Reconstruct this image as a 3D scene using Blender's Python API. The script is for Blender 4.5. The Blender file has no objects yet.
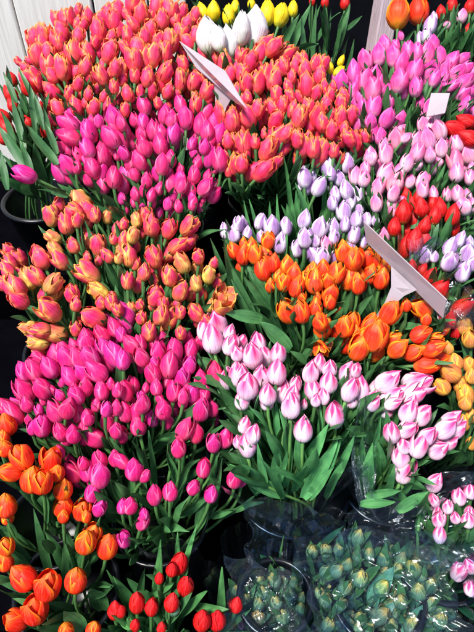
import bpy, bmesh, math, random
from mathutils import Vector, Matrix
R = random.Random(7)
rad = math.radians
COL = bpy.context.scene.collection
SC = bpy.context.scene

# ------------------------------------------------------------------ camera
CAM = Vector((0, 0, 1.62)); PITCH = rad(45); F = 547.0
FW = Vector((0, math.cos(PITCH), -math.sin(PITCH)))
UP = Vector((0, math.sin(PITCH), math.cos(PITCH)))
RT = Vector((1, 0, 0))
cd = bpy.data.cameras.new('camera'); cam = bpy.data.objects.new('camera', cd); COL.objects.link(cam)
cam.location = CAM; cam.rotation_euler = (rad(90) - PITCH, 0, 0)
cd.sensor_fit = 'VERTICAL'; cd.angle = 2 * math.atan(316 / F); cd.clip_start = .02; cd.clip_end = 500
SC.camera = cam

CA, CB = 0.564, 0.543            # the flowers rise away from the stall front: z = CA + CB*y
def ray(px, py):
    return FW * F + RT * (px - 237) + UP * (316 - py)   # unnormalised, depth F
def canopy_t(px, py):            # depth (along the view axis) of the sloping flower bank
    d = ray(px, py) / F
    # CAM.z + t*dz = CA + CB*t*dy
    return (CA - CAM.z) / (d.z - CB * d.y)
def P(px, py, off=0.0):
    return CAM + ray(px, py) / F * (canopy_t(px, py) + off)
def PD(px, py, t):
    return CAM + ray(px, py) / F * t

# ------------------------------------------------------------------ materials
def newmat(name):
    m = bpy.data.materials.new(name); m.use_nodes = True
    nt = m.node_tree; nt.nodes.clear()
    out = nt.nodes.new('ShaderNodeOutputMaterial')
    return m, nt, out
def N(nt, t, **kw):
    n = nt.nodes.new(t)
    for k, v in kw.items():
        if k.startswith('i_'): n.inputs[k[2:]].default_value = v
        else: setattr(n, k, v)
    return n
def MATH(nt, op, a, b=None, c=None):
    n = nt.nodes.new('ShaderNodeMath'); n.operation = op; n.use_clamp = False
    for i, v in enumerate((a, b, c)):
        if v is None: continue
        if isinstance(v, (int, float)): n.inputs[i].default_value = v
        else: nt.links.new(v, n.inputs[i])
    return n.outputs[0]
def SM(nt, v, a, b):
    n = nt.nodes.new('ShaderNodeMapRange'); n.interpolation_type = 'SMOOTHSTEP'
    nt.links.new(v, n.inputs[0]); n.inputs[1].default_value = a; n.inputs[2].default_value = b
    return n.outputs[0]
def MIX(nt, f, a, b, mode='MIX'):
    n = nt.nodes.new('ShaderNodeMix'); n.data_type = 'RGBA'; n.blend_type = mode
    for s, v in ((n.inputs[0], f), (n.inputs[6], a), (n.inputs[7], b)):
        if isinstance(v, (int, float)): s.default_value = v
        elif isinstance(v, tuple): s.default_value = (*v[:3], 1)
        else: nt.links.new(v, s)
    return n.outputs[2]
def RAMP(nt, v, stops):
    n = nt.nodes.new('ShaderNodeValToRGB'); nt.links.new(v, n.inputs[0])
    el = n.color_ramp.elements
    while len(el) < len(stops): el.new(0.5)
    for e, (p, c) in zip(el, stops): e.position = p; e.color = (*c, 1)
    return n.outputs[0]

def petal_mat(name, ramp, edge=None, edge_rng=(.55, .95), edge_amt=1.0, edge_v=(.0, .4),
              flame=None, flame_rng=(.05, .5), flame_amt=0.0, flame_v=(.2, .7), rough=.48, trans=.12, noise=.35):
    m, nt, out = newmat(name); L = nt.links
    uv = N(nt, 'ShaderNodeUVMap'); sp = N(nt, 'ShaderNodeSeparateXYZ'); L.new(uv.outputs[0], sp.inputs[0])
    u, v = sp.outputs[0], sp.outputs[1]
    e = MATH(nt, 'ABSOLUTE', MATH(nt, 'MULTIPLY_ADD', u, 2.0, -1.0))
    # fine veins that run along the petal
    oi = N(nt, 'ShaderNodeObjectInfo')
    mp = N(nt, 'ShaderNodeCombineXYZ')
    L.new(MATH(nt, 'MULTIPLY', u, 22.0), mp.inputs[0]); L.new(MATH(nt, 'MULTIPLY', v, 2.2), mp.inputs[1])
    L.new(MATH(nt, 'MULTIPLY', oi.outputs['Random'], 37.0), mp.inputs[2])
    nz = N(nt, 'ShaderNodeTexNoise'); nz.inputs['Scale'].default_value = 1.0; nz.inputs['Detail'].default_value = 3
    L.new(mp.outputs[0], nz.inputs['Vector']); nf = nz.outputs[0]
    nd = MATH(nt, 'MULTIPLY', MATH(nt, 'SUBTRACT', nf, .5), noise)
    vv = MATH(nt, 'ADD', v, nd)
    c = RAMP(nt, vv, ramp)
    if flame:
        f = MATH(nt, 'SUBTRACT', 1.0, SM(nt, MATH(nt, 'ADD', e, nd), *flame_rng))
        f = MATH(nt, 'MULTIPLY', MATH(nt, 'MULTIPLY', f, SM(nt, v, *flame_v)), flame_amt)
        c = MIX(nt, f, c, flame)
    c = MIX(nt, 1.0, c, RAMP(nt, nf, [(.32, (.66, .52, .62)), (.56, (1, 1, 1))]), 'MULTIPLY')
    if edge:
        f = SM(nt, MATH(nt, 'ADD', e, nd), *edge_rng)
        f = MATH(nt, 'MULTIPLY', MATH(nt, 'MULTIPLY', f, SM(nt, v, *edge_v)), edge_amt)
        c = MIX(nt, f, c, edge)
    c = MIX(nt, 1.0, c, oi.outputs['Color'], 'MULTIPLY')
    c = MIX(nt, MATH(nt, 'MULTIPLY', SM(nt, nf, .5, .75), .05), c, (1, .93, .95), 'MIX') if noise < .6 else c
    b = N(nt, 'ShaderNodeBsdfPrincipled'); L.new(c, b.inputs['Base Color'])
    b.inputs['Roughness'].default_value = rough
    b.inputs['Specular IOR Level'].default_value = .25
    b.inputs['Sheen Weight'].default_value = 0
    bp = N(nt, 'ShaderNodeBump'); bp.inputs['Strength'].default_value = .35; bp.inputs['Distance'].default_value = .0015
    L.new(nf, bp.inputs['Height']); L.new(bp.outputs[0], b.inputs['Normal'])
    t = N(nt, 'ShaderNodeBsdfTranslucent'); L.new(c, t.inputs[0])
    mx = N(nt, 'ShaderNodeMixShader'); mx.inputs[0].default_value = trans
    L.new(b.outputs[0], mx.inputs[1]); L.new(t.outputs[0], mx.inputs[2]); L.new(mx.outputs[0], out.inputs[0])
    return m

PM = {
 'coral': petal_mat('coral parrot petal', [(0, (.8, .2, .10)), (.2, (.85, .05, .08)), (.7, (.85, .035, .12)), (1, (.93, .26, .05))],
        edge=(.97, .36, .06), edge_rng=(.58, 1.05), edge_amt=.8, edge_v=(.2, .65), flame=(.74, .02, .26), flame_rng=(.1, .5), flame_amt=.35, flame_v=(.1, .4), noise=.55),
 'mag': petal_mat('magenta petal', [(0, (.85, .42, .42)), (.14, (.84, .06, .22)), (.6, (.80, .012, .17)), (1, (.80, .015, .19))],
        edge=(.92, .26, .46), edge_rng=(.6, 1.1), edge_amt=.8, edge_v=(.1, .5), noise=.3),
 'magv': petal_mat('violet magenta petal', [(0, (.85, .42, .46)), (.14, (.80, .06, .28)), (.6, (.72, .012, .23)), (1, (.74, .02, .28))],
        edge=(.88, .24, .55), edge_rng=(.6, 1.1), edge_amt=.8, edge_v=(.1, .5), noise=.3),
 'peach': petal_mat('peach petal', [(0, (.5, .38, .08)), (.2, (.8, .13, .09)), (.6, (.82, .035, .10)), (1, (.9, .2, .06))],
        edge=(.93, .42, .10), edge_rng=(.5, 1.08), edge_amt=.8, edge_v=(.0, .5), flame=(.76, .02, .18), flame_rng=(.1, .6), flame_amt=.85, noise=.5),
 'peachy': petal_mat('yellow peach petal', [(0, (.30, .34, .06)), (.25, (.62, .38, .08)), (.7, (.82, .34, .09)), (1, (.88, .3, .06))],
        edge=(.88, .5, .12), flame=(.8, .11, .12), flame_rng=(.1, .7), flame_amt=.7, noise=.5),
 'pw': petal_mat('white and pink petal', [(0, (.86, .85, .78)), (.3, (.88, .66, .76)), (.7, (.85, .27, .50)), (1, (.80, .04, .26))],
        edge=(.92, .68, .8), edge_rng=(.3, .8), edge_amt=.65, edge_v=(.0, .3),
        flame=(.76, .008, .17), flame_rng=(.0, .45), flame_amt=.95, flame_v=(.35, .85), noise=.3, trans=.12),
 'or': petal_mat('orange petal', [(0, (.8, .25, .03)), (.2, (.84, .05, .008)), (.7, (.86, .04, .006)), (1, (.93, .25, .01))],
        edge=(.95, .42, .012), edge_rng=(.62, 1.08), edge_amt=.9, edge_v=(.15, .75), noise=.35),
 'orl': petal_mat('warm orange petal', [(0, (.9, .4, .02)), (.25, (.88, .10, .01)), (.65, (.85, .04, .008)), (1, (.93, .25, .01))],
        edge=(.96, .48, .012), edge_rng=(.5, 1.05), edge_amt=.95, edge_v=(.1, .7), noise=.4),
 'lil': petal_mat('lilac petal', [(0, (.78, .78, .74)), (.3, (.5, .32, .58)), (.7, (.38, .19, .48)), (1, (.58, .38, .66))],
        edge=(.82, .74, .85), edge_rng=(.25, .9), edge_amt=.9, edge_v=(0, .3), noise=.3, trans=.12),
 'vio': petal_mat('orchid pink petal', [(0, (.85, .5, .62)), (.2, (.8, .12, .38)), (.6, (.74, .04, .29)), (1, (.8, .08, .36))],
        edge=(.88, .3, .62), edge_rng=(.5, 1.05), edge_amt=.7, edge_v=(0, .4), noise=.3),
 'rp': petal_mat('light pink petal', [(0, (.88, .8, .78)), (.3, (.87, .4, .55)), (.7, (.84, .18, .40)), (1, (.84, .18, .42))],
        edge=(.92, .6, .74), edge_rng=(.45, 1.0), edge_amt=.7, edge_v=(0, .4), flame=(.8, .04, .26), flame_rng=(.0, .3), flame_amt=.5, flame_v=(.4, .9), noise=.3),
 'red': petal_mat('red petal', [(0, (.4, .3, .05)), (.15, (.62, .012, .008)), (.6, (.58, .003, .005)), (1, (.68, .006, .012))],
        edge=(.78, .035, .03), edge_rng=(.7, 1.1), edge_amt=.6, noise=.25),
 'yel': petal_mat('yellow petal', [(0, (.5, .6, .05)), (.2, (.85, .68, .01)), (.7, (.9, .72, .01)), (1, (.9, .72, .02))], noise=.2),
 'whi': petal_mat('white petal', [(0, (.5, .66, .3)), (.2, (.85, .87, .78)), (.7, (.88, .88, .85)), (1, (.88, .88, .84))], noise=.2, trans=.15),
 'apr': petal_mat('apricot petal', [(0, (.5, .4, .08)), (.3, (.66, .3, .06)), (.7, (.72, .28, .05)), (1, (.82, .46, .04))],
        edge=(.82, .48, .05), edge_rng=(.5, 1), edge_amt=.8, flame=(.6, .1, .08), flame_amt=.4, noise=.4),
 'grn': petal_mat('green bud petal', [(0, (.04, .13, .08)), (.4, (.08, .2, .12)), (.75, (.13, .25, .12)), (1, (.6, .45, .08))],
        edge=(.28, .36, .16), edge_rng=(.6, 1.05), edge_amt=.8, edge_v=(.2, .8), flame=(.8, .2, .04), flame_rng=(0, .3), flame_amt=.25, flame_v=(.6, 1), noise=.35, trans=.12),
}
def leaf_material(name, a, b, rough=.38):
    m, nt, out = newmat(name); L = nt.links
    uv = N(nt, 'ShaderNodeUVMap'); sp = N(nt, 'ShaderNodeSeparateXYZ'); L.new(uv.outputs[0], sp.inputs[0])
    oi = N(nt, 'ShaderNodeObjectInfo'); mp = N(nt, 'ShaderNodeCombineXYZ')
    L.new(MATH(nt, 'MULTIPLY', sp.outputs[0], 26.0), mp.inputs[0]); L.new(MATH(nt, 'MULTIPLY', sp.outputs[1], 1.5), mp.inputs[1])
    L.new(MATH(nt, 'MULTIPLY', oi.outputs['Random'], 50.0), mp.inputs[2])
    nz = N(nt, 'ShaderNodeTexNoise'); nz.inputs['Scale'].default_value = 1; nz.inputs['Detail'].default_value = 4
    L.new(mp.outputs[0], nz.inputs['Vector'])
    g = N(nt, 'ShaderNodeNewGeometry')
    n2 = N(nt, 'ShaderNodeTexNoise'); n2.inputs['Scale'].default_value = 45; L.new(g.outputs['Position'], n2.inputs['Vector'])
    f = MATH(nt, 'ADD', MATH(nt, 'MULTIPLY', nz.outputs[0], .6), MATH(nt, 'MULTIPLY', n2.outputs[0], .4))
    c = MIX(nt, SM(nt, f, .3, .7), a, b)
    c = MIX(nt, 1.0, c, oi.outputs['Color'], 'MULTIPLY')
    p = N(nt, 'ShaderNodeBsdfPrincipled'); L.new(c, p.inputs['Base Color']); p.inputs['Roughness'].default_value = rough
    p.inputs['Specular IOR Level'].default_value = .5
    bp = N(nt, 'ShaderNodeBump'); bp.inputs['Strength'].default_value = .4; bp.inputs['Distance'].default_value = .001
    L.new(nz.outputs[0], bp.inputs['Height']); L.new(bp.outputs[0], p.inputs['Normal'])
    t = N(nt, 'ShaderNodeBsdfTranslucent'); L.new(c, t.inputs[0])
    mx = N(nt, 'ShaderNodeMixShader'); mx.inputs[0].default_value = .18
    L.new(p.outputs[0], mx.inputs[1]); L.new(t.outputs[0], mx.inputs[2]); L.new(mx.outputs[0], out.inputs[0])
    return m
LEAF = leaf_material('tulip leaf', (.02, .085, .03), (.08, .22, .07))
STEM = leaf_material('tulip stem', (.05, .14, .04), (.10, .24, .07), .45)

def plain(name, col, rough=.5, scale=30, var=.25, bump=.2, bdist=.001, spec=.5, metal=0, stretch=(1, 1, 1)):
    m, nt, out = newmat(name); L = nt.links
    tc = N(nt, 'ShaderNodeTexCoord'); mp = N(nt, 'ShaderNodeMapping'); mp.inputs['Scale'].default_value = stretch
    L.new(tc.outputs['Object'], mp.inputs[0])
    nz = N(nt, 'ShaderNodeTexNoise'); nz.inputs['Scale'].default_value = scale; nz.inputs['Detail'].default_value = 6
    L.new(mp.outputs[0], nz.inputs['Vector'])
    c = MIX(nt, SM(nt, nz.outputs[0], .3, .7), tuple(x * (1 - var) for x in col), tuple(min(.95, x * (1 + var * .6)) for x in col))
    p = N(nt, 'ShaderNodeBsdfPrincipled'); L.new(c, p.inputs['Base Color']); p.inputs['Roughness'].default_value = rough
    p.inputs['Specular IOR Level'].default_value = spec; p.inputs['Metallic'].default_value = metal
    bp = N(nt, 'ShaderNodeBump'); bp.inputs['Strength'].default_value = bump; bp.inputs['Distance'].default_value = bdist
    L.new(nz.outputs[0], bp.inputs['Height']); L.new(bp.outputs[0], p.inputs['Normal']); L.new(p.outputs[0], out.inputs[0])
    return m
BUCKET = plain('black bucket plastic', (.0025, .003, .005), .28, 60, .3, .15, spec=.35)
SHELF = plain('black stand', (.0015, .0015, .0025), .9, 20, spec=.0)
GROUND = plain('dark pavement', (.03, .03, .034), .9, 40, .5, .6, .003)
WALLM = plain('white painted board', (.90, .86, .80), .55, 14, .07, .5, .002, stretch=(9, 9, .6))
POSTM = plain('weathered pinkish wood', (.30, .23, .25), .6, 20, .25, .6, .002, stretch=(12, 12, .6))
SIGNM = plain('frosted white plastic', (.34, .29, .32), .22, 30, .06, .1)
CARDM = plain('pale blue card', (.70, .82, .84), .5, 30, .05, .05)
DARKM = plain('dark canvas', (.004, .005, .008), .9, 12, .4, .4, .004, spec=.1)

def cello_mat(name, tint, lo, hi):
    m, nt, out = newmat(name); L = nt.links
    tr = N(nt, 'ShaderNodeBsdfTransparent'); tr.inputs[0].default_value = (*tint, 1)
    gl = N(nt, 'ShaderNodeBsdfGlossy'); gl.inputs['Color'].default_value = (.85, .92, 1, 1); gl.inputs['Roughness'].default_value = .2
    tc = N(nt, 'ShaderNodeTexCoord'); nz = N(nt, 'ShaderNodeTexNoise'); nz.inputs['Scale'].default_value = 9
    nz.inputs['Detail'].default_value = 4; nz.inputs['Distortion'].default_value = 1.5
    L.new(tc.outputs['Object'], nz.inputs['Vector'])
    bp = N(nt, 'ShaderNodeBump'); bp.inputs['Strength'].default_value = .55; bp.inputs['Distance'].default_value = .006
    L.new(nz.outputs[0], bp.inputs['Height']); L.new(bp.outputs[0], gl.inputs['Normal'])
    lw = N(nt, 'ShaderNodeLayerWeight'); lw.inputs[0].default_value = .35; L.new(bp.outputs[0], lw.inputs['Normal'])
    mr = N(nt, 'ShaderNodeMapRange'); L.new(lw.outputs['Facing'], mr.inputs[0]); mr.inputs[3].default_value = lo; mr.inputs[4].default_value = hi
    mx = N(nt, 'ShaderNodeMixShader'); L.new(mr.outputs[0], mx.inputs[0]); L.new(tr.outputs[0], mx.inputs[1]); L.new(gl.outputs[0], mx.inputs[2])
    L.new(mx.outputs[0], out.inputs[0])
    return m
CELLO = cello_mat('clear cellophane', (.92, .95, .98), .03, .5)
CELLOS = cello_mat('pale blue cellophane', (.78, .87, .95), .02, .42)
CELLOB = cello_mat('bluish cellophane', (.5, .68, .88), .03, .5)

# ------------------------------------------------------------------ mesh helpers
def mesh_from(name, verts, faces, mats, uvs=None, smooth=True):
    me = bpy.data.meshes.new(name); me.from_pydata(verts, [], faces)
    for m in mats: me.materials.append(m)
    if uvs:
        ul = me.uv_layers.new(name='UVMap')
        for l in me.loops: ul.data[l.index].uv = uvs[l.vertex_index]
    if smooth: me.shade_smooth()
    me.update(); return me
def obj(name, me, parent=None, mw=None):
    o = bpy.data.objects.new(name, me); COL.objects.link(o)
    if parent: o.parent = parent
    if mw is not None: o.matrix_local = mw
    return o
def box_bm(bm, c, s, rot=None, bev=0.0):
    M = Matrix.Translation(c) @ (rot.to_4x4() if rot else Matrix()) @ Matrix.Diagonal((*s, 1))
    r = bmesh.ops.create_cube(bm, size=1, matrix=M)
    if bev:
        es = {e for v in r['verts'] for e in v.link_edges}
        bmesh.ops.bevel(bm, geom=list(es), offset=bev, segments=2, affect='EDGES', profile=.6)
def bm_obj(name, bm, mat, parent=None, smooth=False):
    me = bpy.data.meshes.new(name); bm.to_mesh(me); bm.free(); me.materials.append(mat)
    if smooth: me.shade_smooth()
    return obj(name, me, parent)
def interp(tab, v):
    for (a, x), (b, y) in zip(tab, tab[1:]):
        if v <= b:
            t = (v - a) / (b - a) if b > a else 0
            t = t * t * (3 - 2 * t) * .5 + t * .5
            return x + (y - x) * t
    return tab[-1][1]

# petal surface, unit flower height 1 along +Z
PROF = {
 'bud':  [(0, .05), (.04, .42), (.12, .72), (.28, .95), (.42, 1.0), (.6, .93), (.78, .68), (.9, .40), (1, .09)],
 'cup':  [(0, .05), (.04, .42), (.12, .74), (.28, .96), (.45, 1.03), (.65, 1.0), (.82, .84), (.93, .64), (1, .42)],
 'frill':[(0, .05), (.04, .38), (.12, .66), (.28, .90), (.45, 1.02), (.65, 1.0), (.82, .86), (.93, .66), (1, .50)],
 'open': [(0, .05), (.04, .42), (.12, .80), (.28, 1.10), (.45, 1.30), (.65, 1.45), (.82, 1.52), (.93, 1.55), (1, 1.55)],
 'core':[(0, .05), (.04, .42), (.12, .72), (.28, .93), (.42, .96), (.6, .88), (.78, .62), (.9, .32), (1, .0)],
 'slim': [(0, .05), (.04, .38), (.12, .64), (.28, .88), (.42, 1.0), (.6, .9), (.78, .64), (.9, .36), (1, .10)],
}
def petal(shape, phi0, rm, inner, rng, W=1.12, frill=0.0, lean=0.0, hs=1.0, NU=10, NV=14):
    verts, uvs, faces = [], [], []
    ph = [rng.uniform(0, 6.3) for _ in range(6)]
    tipb = rng.uniform(-.05, .05)
    skew = rng.uniform(-.12, .12)
    for j in range(NV + 1):
        v = j / NV; v = v ** 1.0
        r0 = interp(PROF['core' if inner and shape != 'open' else shape], v) * rm * (.90 if inner else 1.0)
        if v < .42: w = W * (.62 + .38 * math.sin(v / .42 * math.pi / 2))
        else:
            q = (v - .42) / .58
            w = W * max(0.0, 1 - q ** 2.2) ** .78
        r0 += lean * v * v
        if inner and shape != 'open': w = max(w, 1.06 * (1 if v < .97 else .8))
        elif shape in ('bud', 'slim'): w = max(w, .10)
        else: w = max(w, .05)
        for i in range(NU + 1):
            u = -1 + 2 * i / NU
            phi = phi0 + u * w + skew * v
            r = r0 * (1 - .05 * u * u * (0 if inner else 1) + (.035 * abs(u) ** 3 if not inner else 0))
            r -= .022 * rm * math.exp(-(u / .14) ** 2) * math.sin(math.pi * min(1, v * 1.1)) * (1 if not inner else 0)
            r += .012 * rm * math.sin(u * 7 + ph[0]) * v
            z = v * hs
            if frill:
                k = frill * v * abs(u) ** 1.5
                r += k * .16 * math.sin(v * 17 + ph[1] + u * 2) * (1 if u > 0 else .8)
                z += k * .07 * math.sin(v * 23 + ph[2] + 3 * u)
                phi += k * .10 * math.sin(v * 13 + ph[3])
                if v > .8: z += frill * (v - .8) * .35 * math.sin(u * 5.5 + ph[4])
                r -= frill * rm * .10 * math.sin(v * 5 + ph[5]) * (1 - abs(u))
            # rounded shoulders: the edge of the petal ends lower than its tip
            if v > .42 and not frill: z -= .05 * (abs(u) ** 2) * (v - .42)
            verts.append((r * math.cos(phi) + tipb * rm * v * v, r * math.sin(phi), z))
            uvs.append(((u + 1) / 2, v))
    for j in range(NV):
        for i in range(NU):
            a = j * (NU + 1) + i
            faces.append((a, a + 1, a + NU + 2, a + NU + 1))
    return verts, uvs, faces

KINDMAT = {}
def flower_variants(key, mats, shapes, rm, frill=0, W=1.12):
    """each variant: (inner mesh, [outer petal meshes])"""
    out = []
    for k, sh in enumerate(shapes):
        rng = random.Random(hash((key, k, 3)) if False else (sum(map(ord, key)) * 31 + k * 101))
        mat = mats[k % len(mats)]
        r = rm * rng.uniform(.93, 1.08)
        V, U, Fc = [], [], []
        for i in range(3):
            v, u, f = petal(sh, math.pi / 3 + i * 2.0944 + rng.uniform(-.06, .06), r, True, rng, W * .95, frill, rng.uniform(-.01, .01), rng.uniform(.97, 1.04))
            o = len(V); V += v; U += u; Fc += [tuple(x + o for x in q) for q in f]
        inner = mesh_from('bloom_' + key, V, Fc, [mat], U)
        outer = []
        for i in range(3):
            lean = rng.choice([0, 0, .01, .03, .07, .13]) if sh not in ('open',) else rng.uniform(0, .1)
            v, u, f = petal(sh, i * 2.0944 + rng.uniform(-.08, .08), r, False, rng, W, frill, lean, rng.uniform(.92, 1.02))
            outer.append(mesh_from('petal_' + key, v, f, [mat], u))
        out.append((inner, outer))
    return out
ST = {}   # style -> variants
def style(key, mats, shapes, rm, frill=0, W=1.12):
    ST[key] = flower_variants(key, [PM[m] for m in mats], shapes, rm, frill, W)
style('coral', ['coral'], ['frill', 'cup', 'bud', 'bud', 'frill', 'cup'], .31, .42, 1.08)
style('mag', ['mag', 'magv', 'mag'], ['bud', 'cup', 'bud', 'slim', 'bud', 'bud'], .325)
style('peach', ['peach', 'peachy', 'peach', 'peach', 'peach'], ['frill', 'cup', 'bud', 'frill', 'bud'], .335, .35, 1.1)
style('pw', ['pw'], ['bud', 'bud', 'cup', 'bud', 'slim'], .33)
style('or', ['or', 'orl'], ['bud', 'cup', 'bud', 'slim'], .325)
style('orl', ['orl', 'or'], ['bud', 'cup', 'cup', 'bud'], .365)
style('oropen', ['orl'], ['open', 'open'], .30, .2, .8)
style('peachopen', ['peachy'], ['open', 'open'], .32, .2, .9)
style('lil', ['lil'], ['bud', 'slim', 'bud', 'cup'], .325)
style('vio', ['vio'], ['slim', 'bud', 'slim', 'cup'], .32)
style('rp', ['rp'], ['bud', 'cup', 'bud', 'slim'], .33)
style('red', ['red'], ['slim', 'bud', 'slim'], .33)
style('yel', ['yel'], ['slim', 'bud'], .30)
style('whi', ['whi'], ['slim', 'slim'], .28)
style('apr', ['apr'], ['bud', 'cup', 'bud'], .38)
style('grn', ['grn'], ['slim', 'bud', 'cup', 'slim'], .35, .15)

def leaf_data(L, w, bend, fold, twist, rng, NU=6, NV=16):
    """lance-shaped blade from the origin along +Z, bending towards +X; fold = depth of the channel"""
    V, U, Fc = [], [], []
    x = z = 0; ang = 0
    ph = rng.uniform(0, 6.3)
    for j in range(NV + 1):
        v = j / NV
        ww = w * .5 * (math.sin(math.pi * min(1, (v * .92 + .08)) ** .8) ** .8 if v < 1 else .0)
        ww = max(ww, .0006)
        ang = bend * v ** 1.6
        tw = twist * v
        n = Vector((math.cos(ang), 0, -math.sin(ang))); s = Vector((0, 1, 0))
        s2 = s * math.cos(tw) + n * math.sin(tw); n2 = n * math.cos(tw) - s * math.sin(tw)
        for i in range(NU + 1):
            u = -1 + 2 * i / NU
            wave = .10 * w * math.sin(v * 9 + ph + (1.5 if u > 0 else 0)) * abs(u) ** 2 * v
            p = Vector((x, 0, z)) + s2 * (u * ww * (1 - .12 * fold)) - n2 * (-(abs(u) ** 1.3) * fold * ww * (1 - .5 * v) - wave)
            V.append(tuple(p)); U.append(((u + 1) / 2, v))
        x += L / NV * math.sin(ang); z += L / NV * math.cos(ang)
    for j in range(NV):
        for i in range(NU):
            a = j * (NU + 1) + i
            Fc.append((a, a + 1, a + NU + 2, a + NU + 1))
    return V, U, Fc
LEAVES = []
for k in range(9):
    rg = random.Random(50 + k)
    v, u, f = leaf_data(1.0, rg.uniform(.17, .25), rg.choice([.25, .5, .9, 1.3, -.2]), rg.uniform(.3, .8), rg.uniform(-.7, .7), rg)
    LEAVES.append(mesh_from('leaf_blade', v, f, [LEAF], u))

def bez(a, b, c, d, t):
    s = 1 - t
    return a * s**3 + b * 3 * s * s * t + c * 3 * s * t * t + d * t**3
def tube(points, radii, ns=7):
    V, U, Fc = [], [], []
    for j, p in enumerate(points):
        t = (points[min(j + 1, len(points) - 1)] - points[max(j - 1, 0)]).normalized()
        a = t.orthogonal().normalized() if j == 0 else (prev - t * prev.dot(t)).normalized()
        prev = a; b = t.cross(a)
        for i in range(ns):
            w = 2 * math.pi * i / ns
            V.append(tuple(p + (a * math.cos(w) + b * math.sin(w)) * radii[j])); U.append((i / ns, j / (len(points) - 1)))
    for j in range(len(points) - 1):
        for i in range(ns):
            Fc.append((j * ns + i, j * ns + (i + 1) % ns, (j + 1) * ns + (i + 1) % ns, (j + 1) * ns + i))
    return V, U, Fc

# ------------------------------------------------------------------ where each tulip of the bank stands
# cells of the market bank; each entry: x, y, length, lean (x3.95 sub-units of a cell)
CELLS = []
def cell(x0, y0, txt):
    for line in txt.strip().split('\n'):
        k, rest = line.split(':')
        for t in rest.split(';'):
            t = t.strip()
            if not t: continue
            a = [float(q) for q in t.split(',')]
            if len(a) == 3: a.append(R.uniform(-8, 8))
            CELLS.append([k.strip(), x0 + a[0] / 3.95, y0 + a[1] / 3.95, a[2] / 3.95, a[3]])
cell(0, 0, """coral: 265,75,65,-5; 345,65,60,0; 175,140,75,-15; 240,130,70,-25; 310,95,55,0; 330,100,50,5; 390,125,85,-10; 450,85,80,0; 310,145,60,10; 235,170,60,-30; 150,220,75,-10; 195,210,65,-5; 290,210,80,-10; 250,270,100,-15; 345,210,75,-20; 340,260,75,0; 435,205,80,15; 400,300,75,-25; 440,150,50,0; 375,170,45,0; 205,300,60,-30; 130,300,60,-30; 205,360,75,-30; 310,330,55,10; 275,370,55,0; 120,240,35,-40; 455,270,60,0; 350,370,50,0; 450,345,50,10; 410,380,45,0; 145,330,60,-25; 170,175,60,-15
red: 45,310,50,-30; 110,345,60,-35; 40,370,60,-35""")
cell(120, 0, """coral: 85,55,95,0; 165,80,75,5; 50,95,60,-30; 30,140,60,-10; 120,120,70,0; 95,150,60,0; 150,160,60,10; 20,190,60,-20; 200,165,90,0; 265,100,70,0; 270,170,60,-20; 55,240,100,-15; 130,220,90,5; 110,305,70,0; 180,285,75,5; 250,255,55,-20; 240,320,75,5; 125,355,70,0; 190,360,60,10; 30,370,60,-15; 295,320,70,0; 345,360,60,10; 330,300,60,-20; 300,385,40,0; 300,140,50,0; 330,210,50,0; 415,250,80,0; 435,295,60,5; 5,280,70,0; 60,300,50,0; 385,330,60,0
whi: 345,140,120,-15; 430,165,110,-15; 385,150,90,-12
yel: 370,45,70,0; 325,45,60,-20; 430,60,70,0; 455,25,50,0""")
cell(240, 0, """whi: 60,110,150,-5; 5,115,110,-5
yel: 108,50,85,0; 162,60,80,15; 210,35,55,0; 45,15,40,0; 355,270,40,20; 390,285,50,45; 400,240,40,30
red: 285,5,30,0; 335,8,35,0; 415,10,50,0
coral: 135,185,95,25; 40,245,75,0; 175,265,65,10; 135,315,80,0; 65,330,85,5; 25,330,70,-5; 255,280,70,0; 265,340,90,10; 315,300,70,0; 205,305,50,0; 190,340,50,0; 145,375,60,0; 200,380,50,0; 330,345,50,0; 355,375,55,0; 410,380,55,0; 300,370,60,10; 30,385,50,0; 10,290,60,0
vio: 452,285,90,5; 400,320,75,5; 470,330,60,0; 370,310,40,0; 450,360,60,0""")
cell(354, 0, """or: 175,50,100,10; 255,35,95,5
lil: 260,155,50,0; 300,100,60,10; 315,70,40,0; 285,140,50,0
vio: 100,215,95,0; 45,240,75,0; 155,220,80,0; 45,320,75,5; 75,355,80,5; 165,180,40,0; 190,250,80,10; 215,200,60,5; 250,205,60,5; 285,215,75,5; 240,275,90,15; 180,320,85,20; 245,345,65,10; 300,280,80,25; 350,305,70,20; 330,340,50,0; 410,290,80,35; 440,275,60,35; 435,325,85,45; 345,345,60,10; 430,370,60,40; 460,360,50,40; 20,385,40,0; 320,310,60,20; 390,340,50,40; 465,385,40,40""")
cell(0, 100, """red: 50,20,50,-40; 15,65,60,-40; 25,110,60,-45; 110,85,40,-20; 8,150,50,-40; 185,115,60,0; 160,25,30,0; 85,210,30,0
coral: 230,35,60,0; 300,25,70,-15; 370,30,60,0; 430,20,60,0
mag: 270,95,85,-60; 350,125,85,-20; 275,145,80,-60; 345,190,70,-25; 240,185,60,-60; 390,85,50,0; 450,70,85,-20; 435,145,85,-35; 265,255,85,-30; 365,265,95,-20; 405,215,85,-15; 450,305,75,0; 305,265,50,0; 465,215,45,0; 360,80,40,0; 310,215,55,-30; 95,292,105,-68""")
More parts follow.
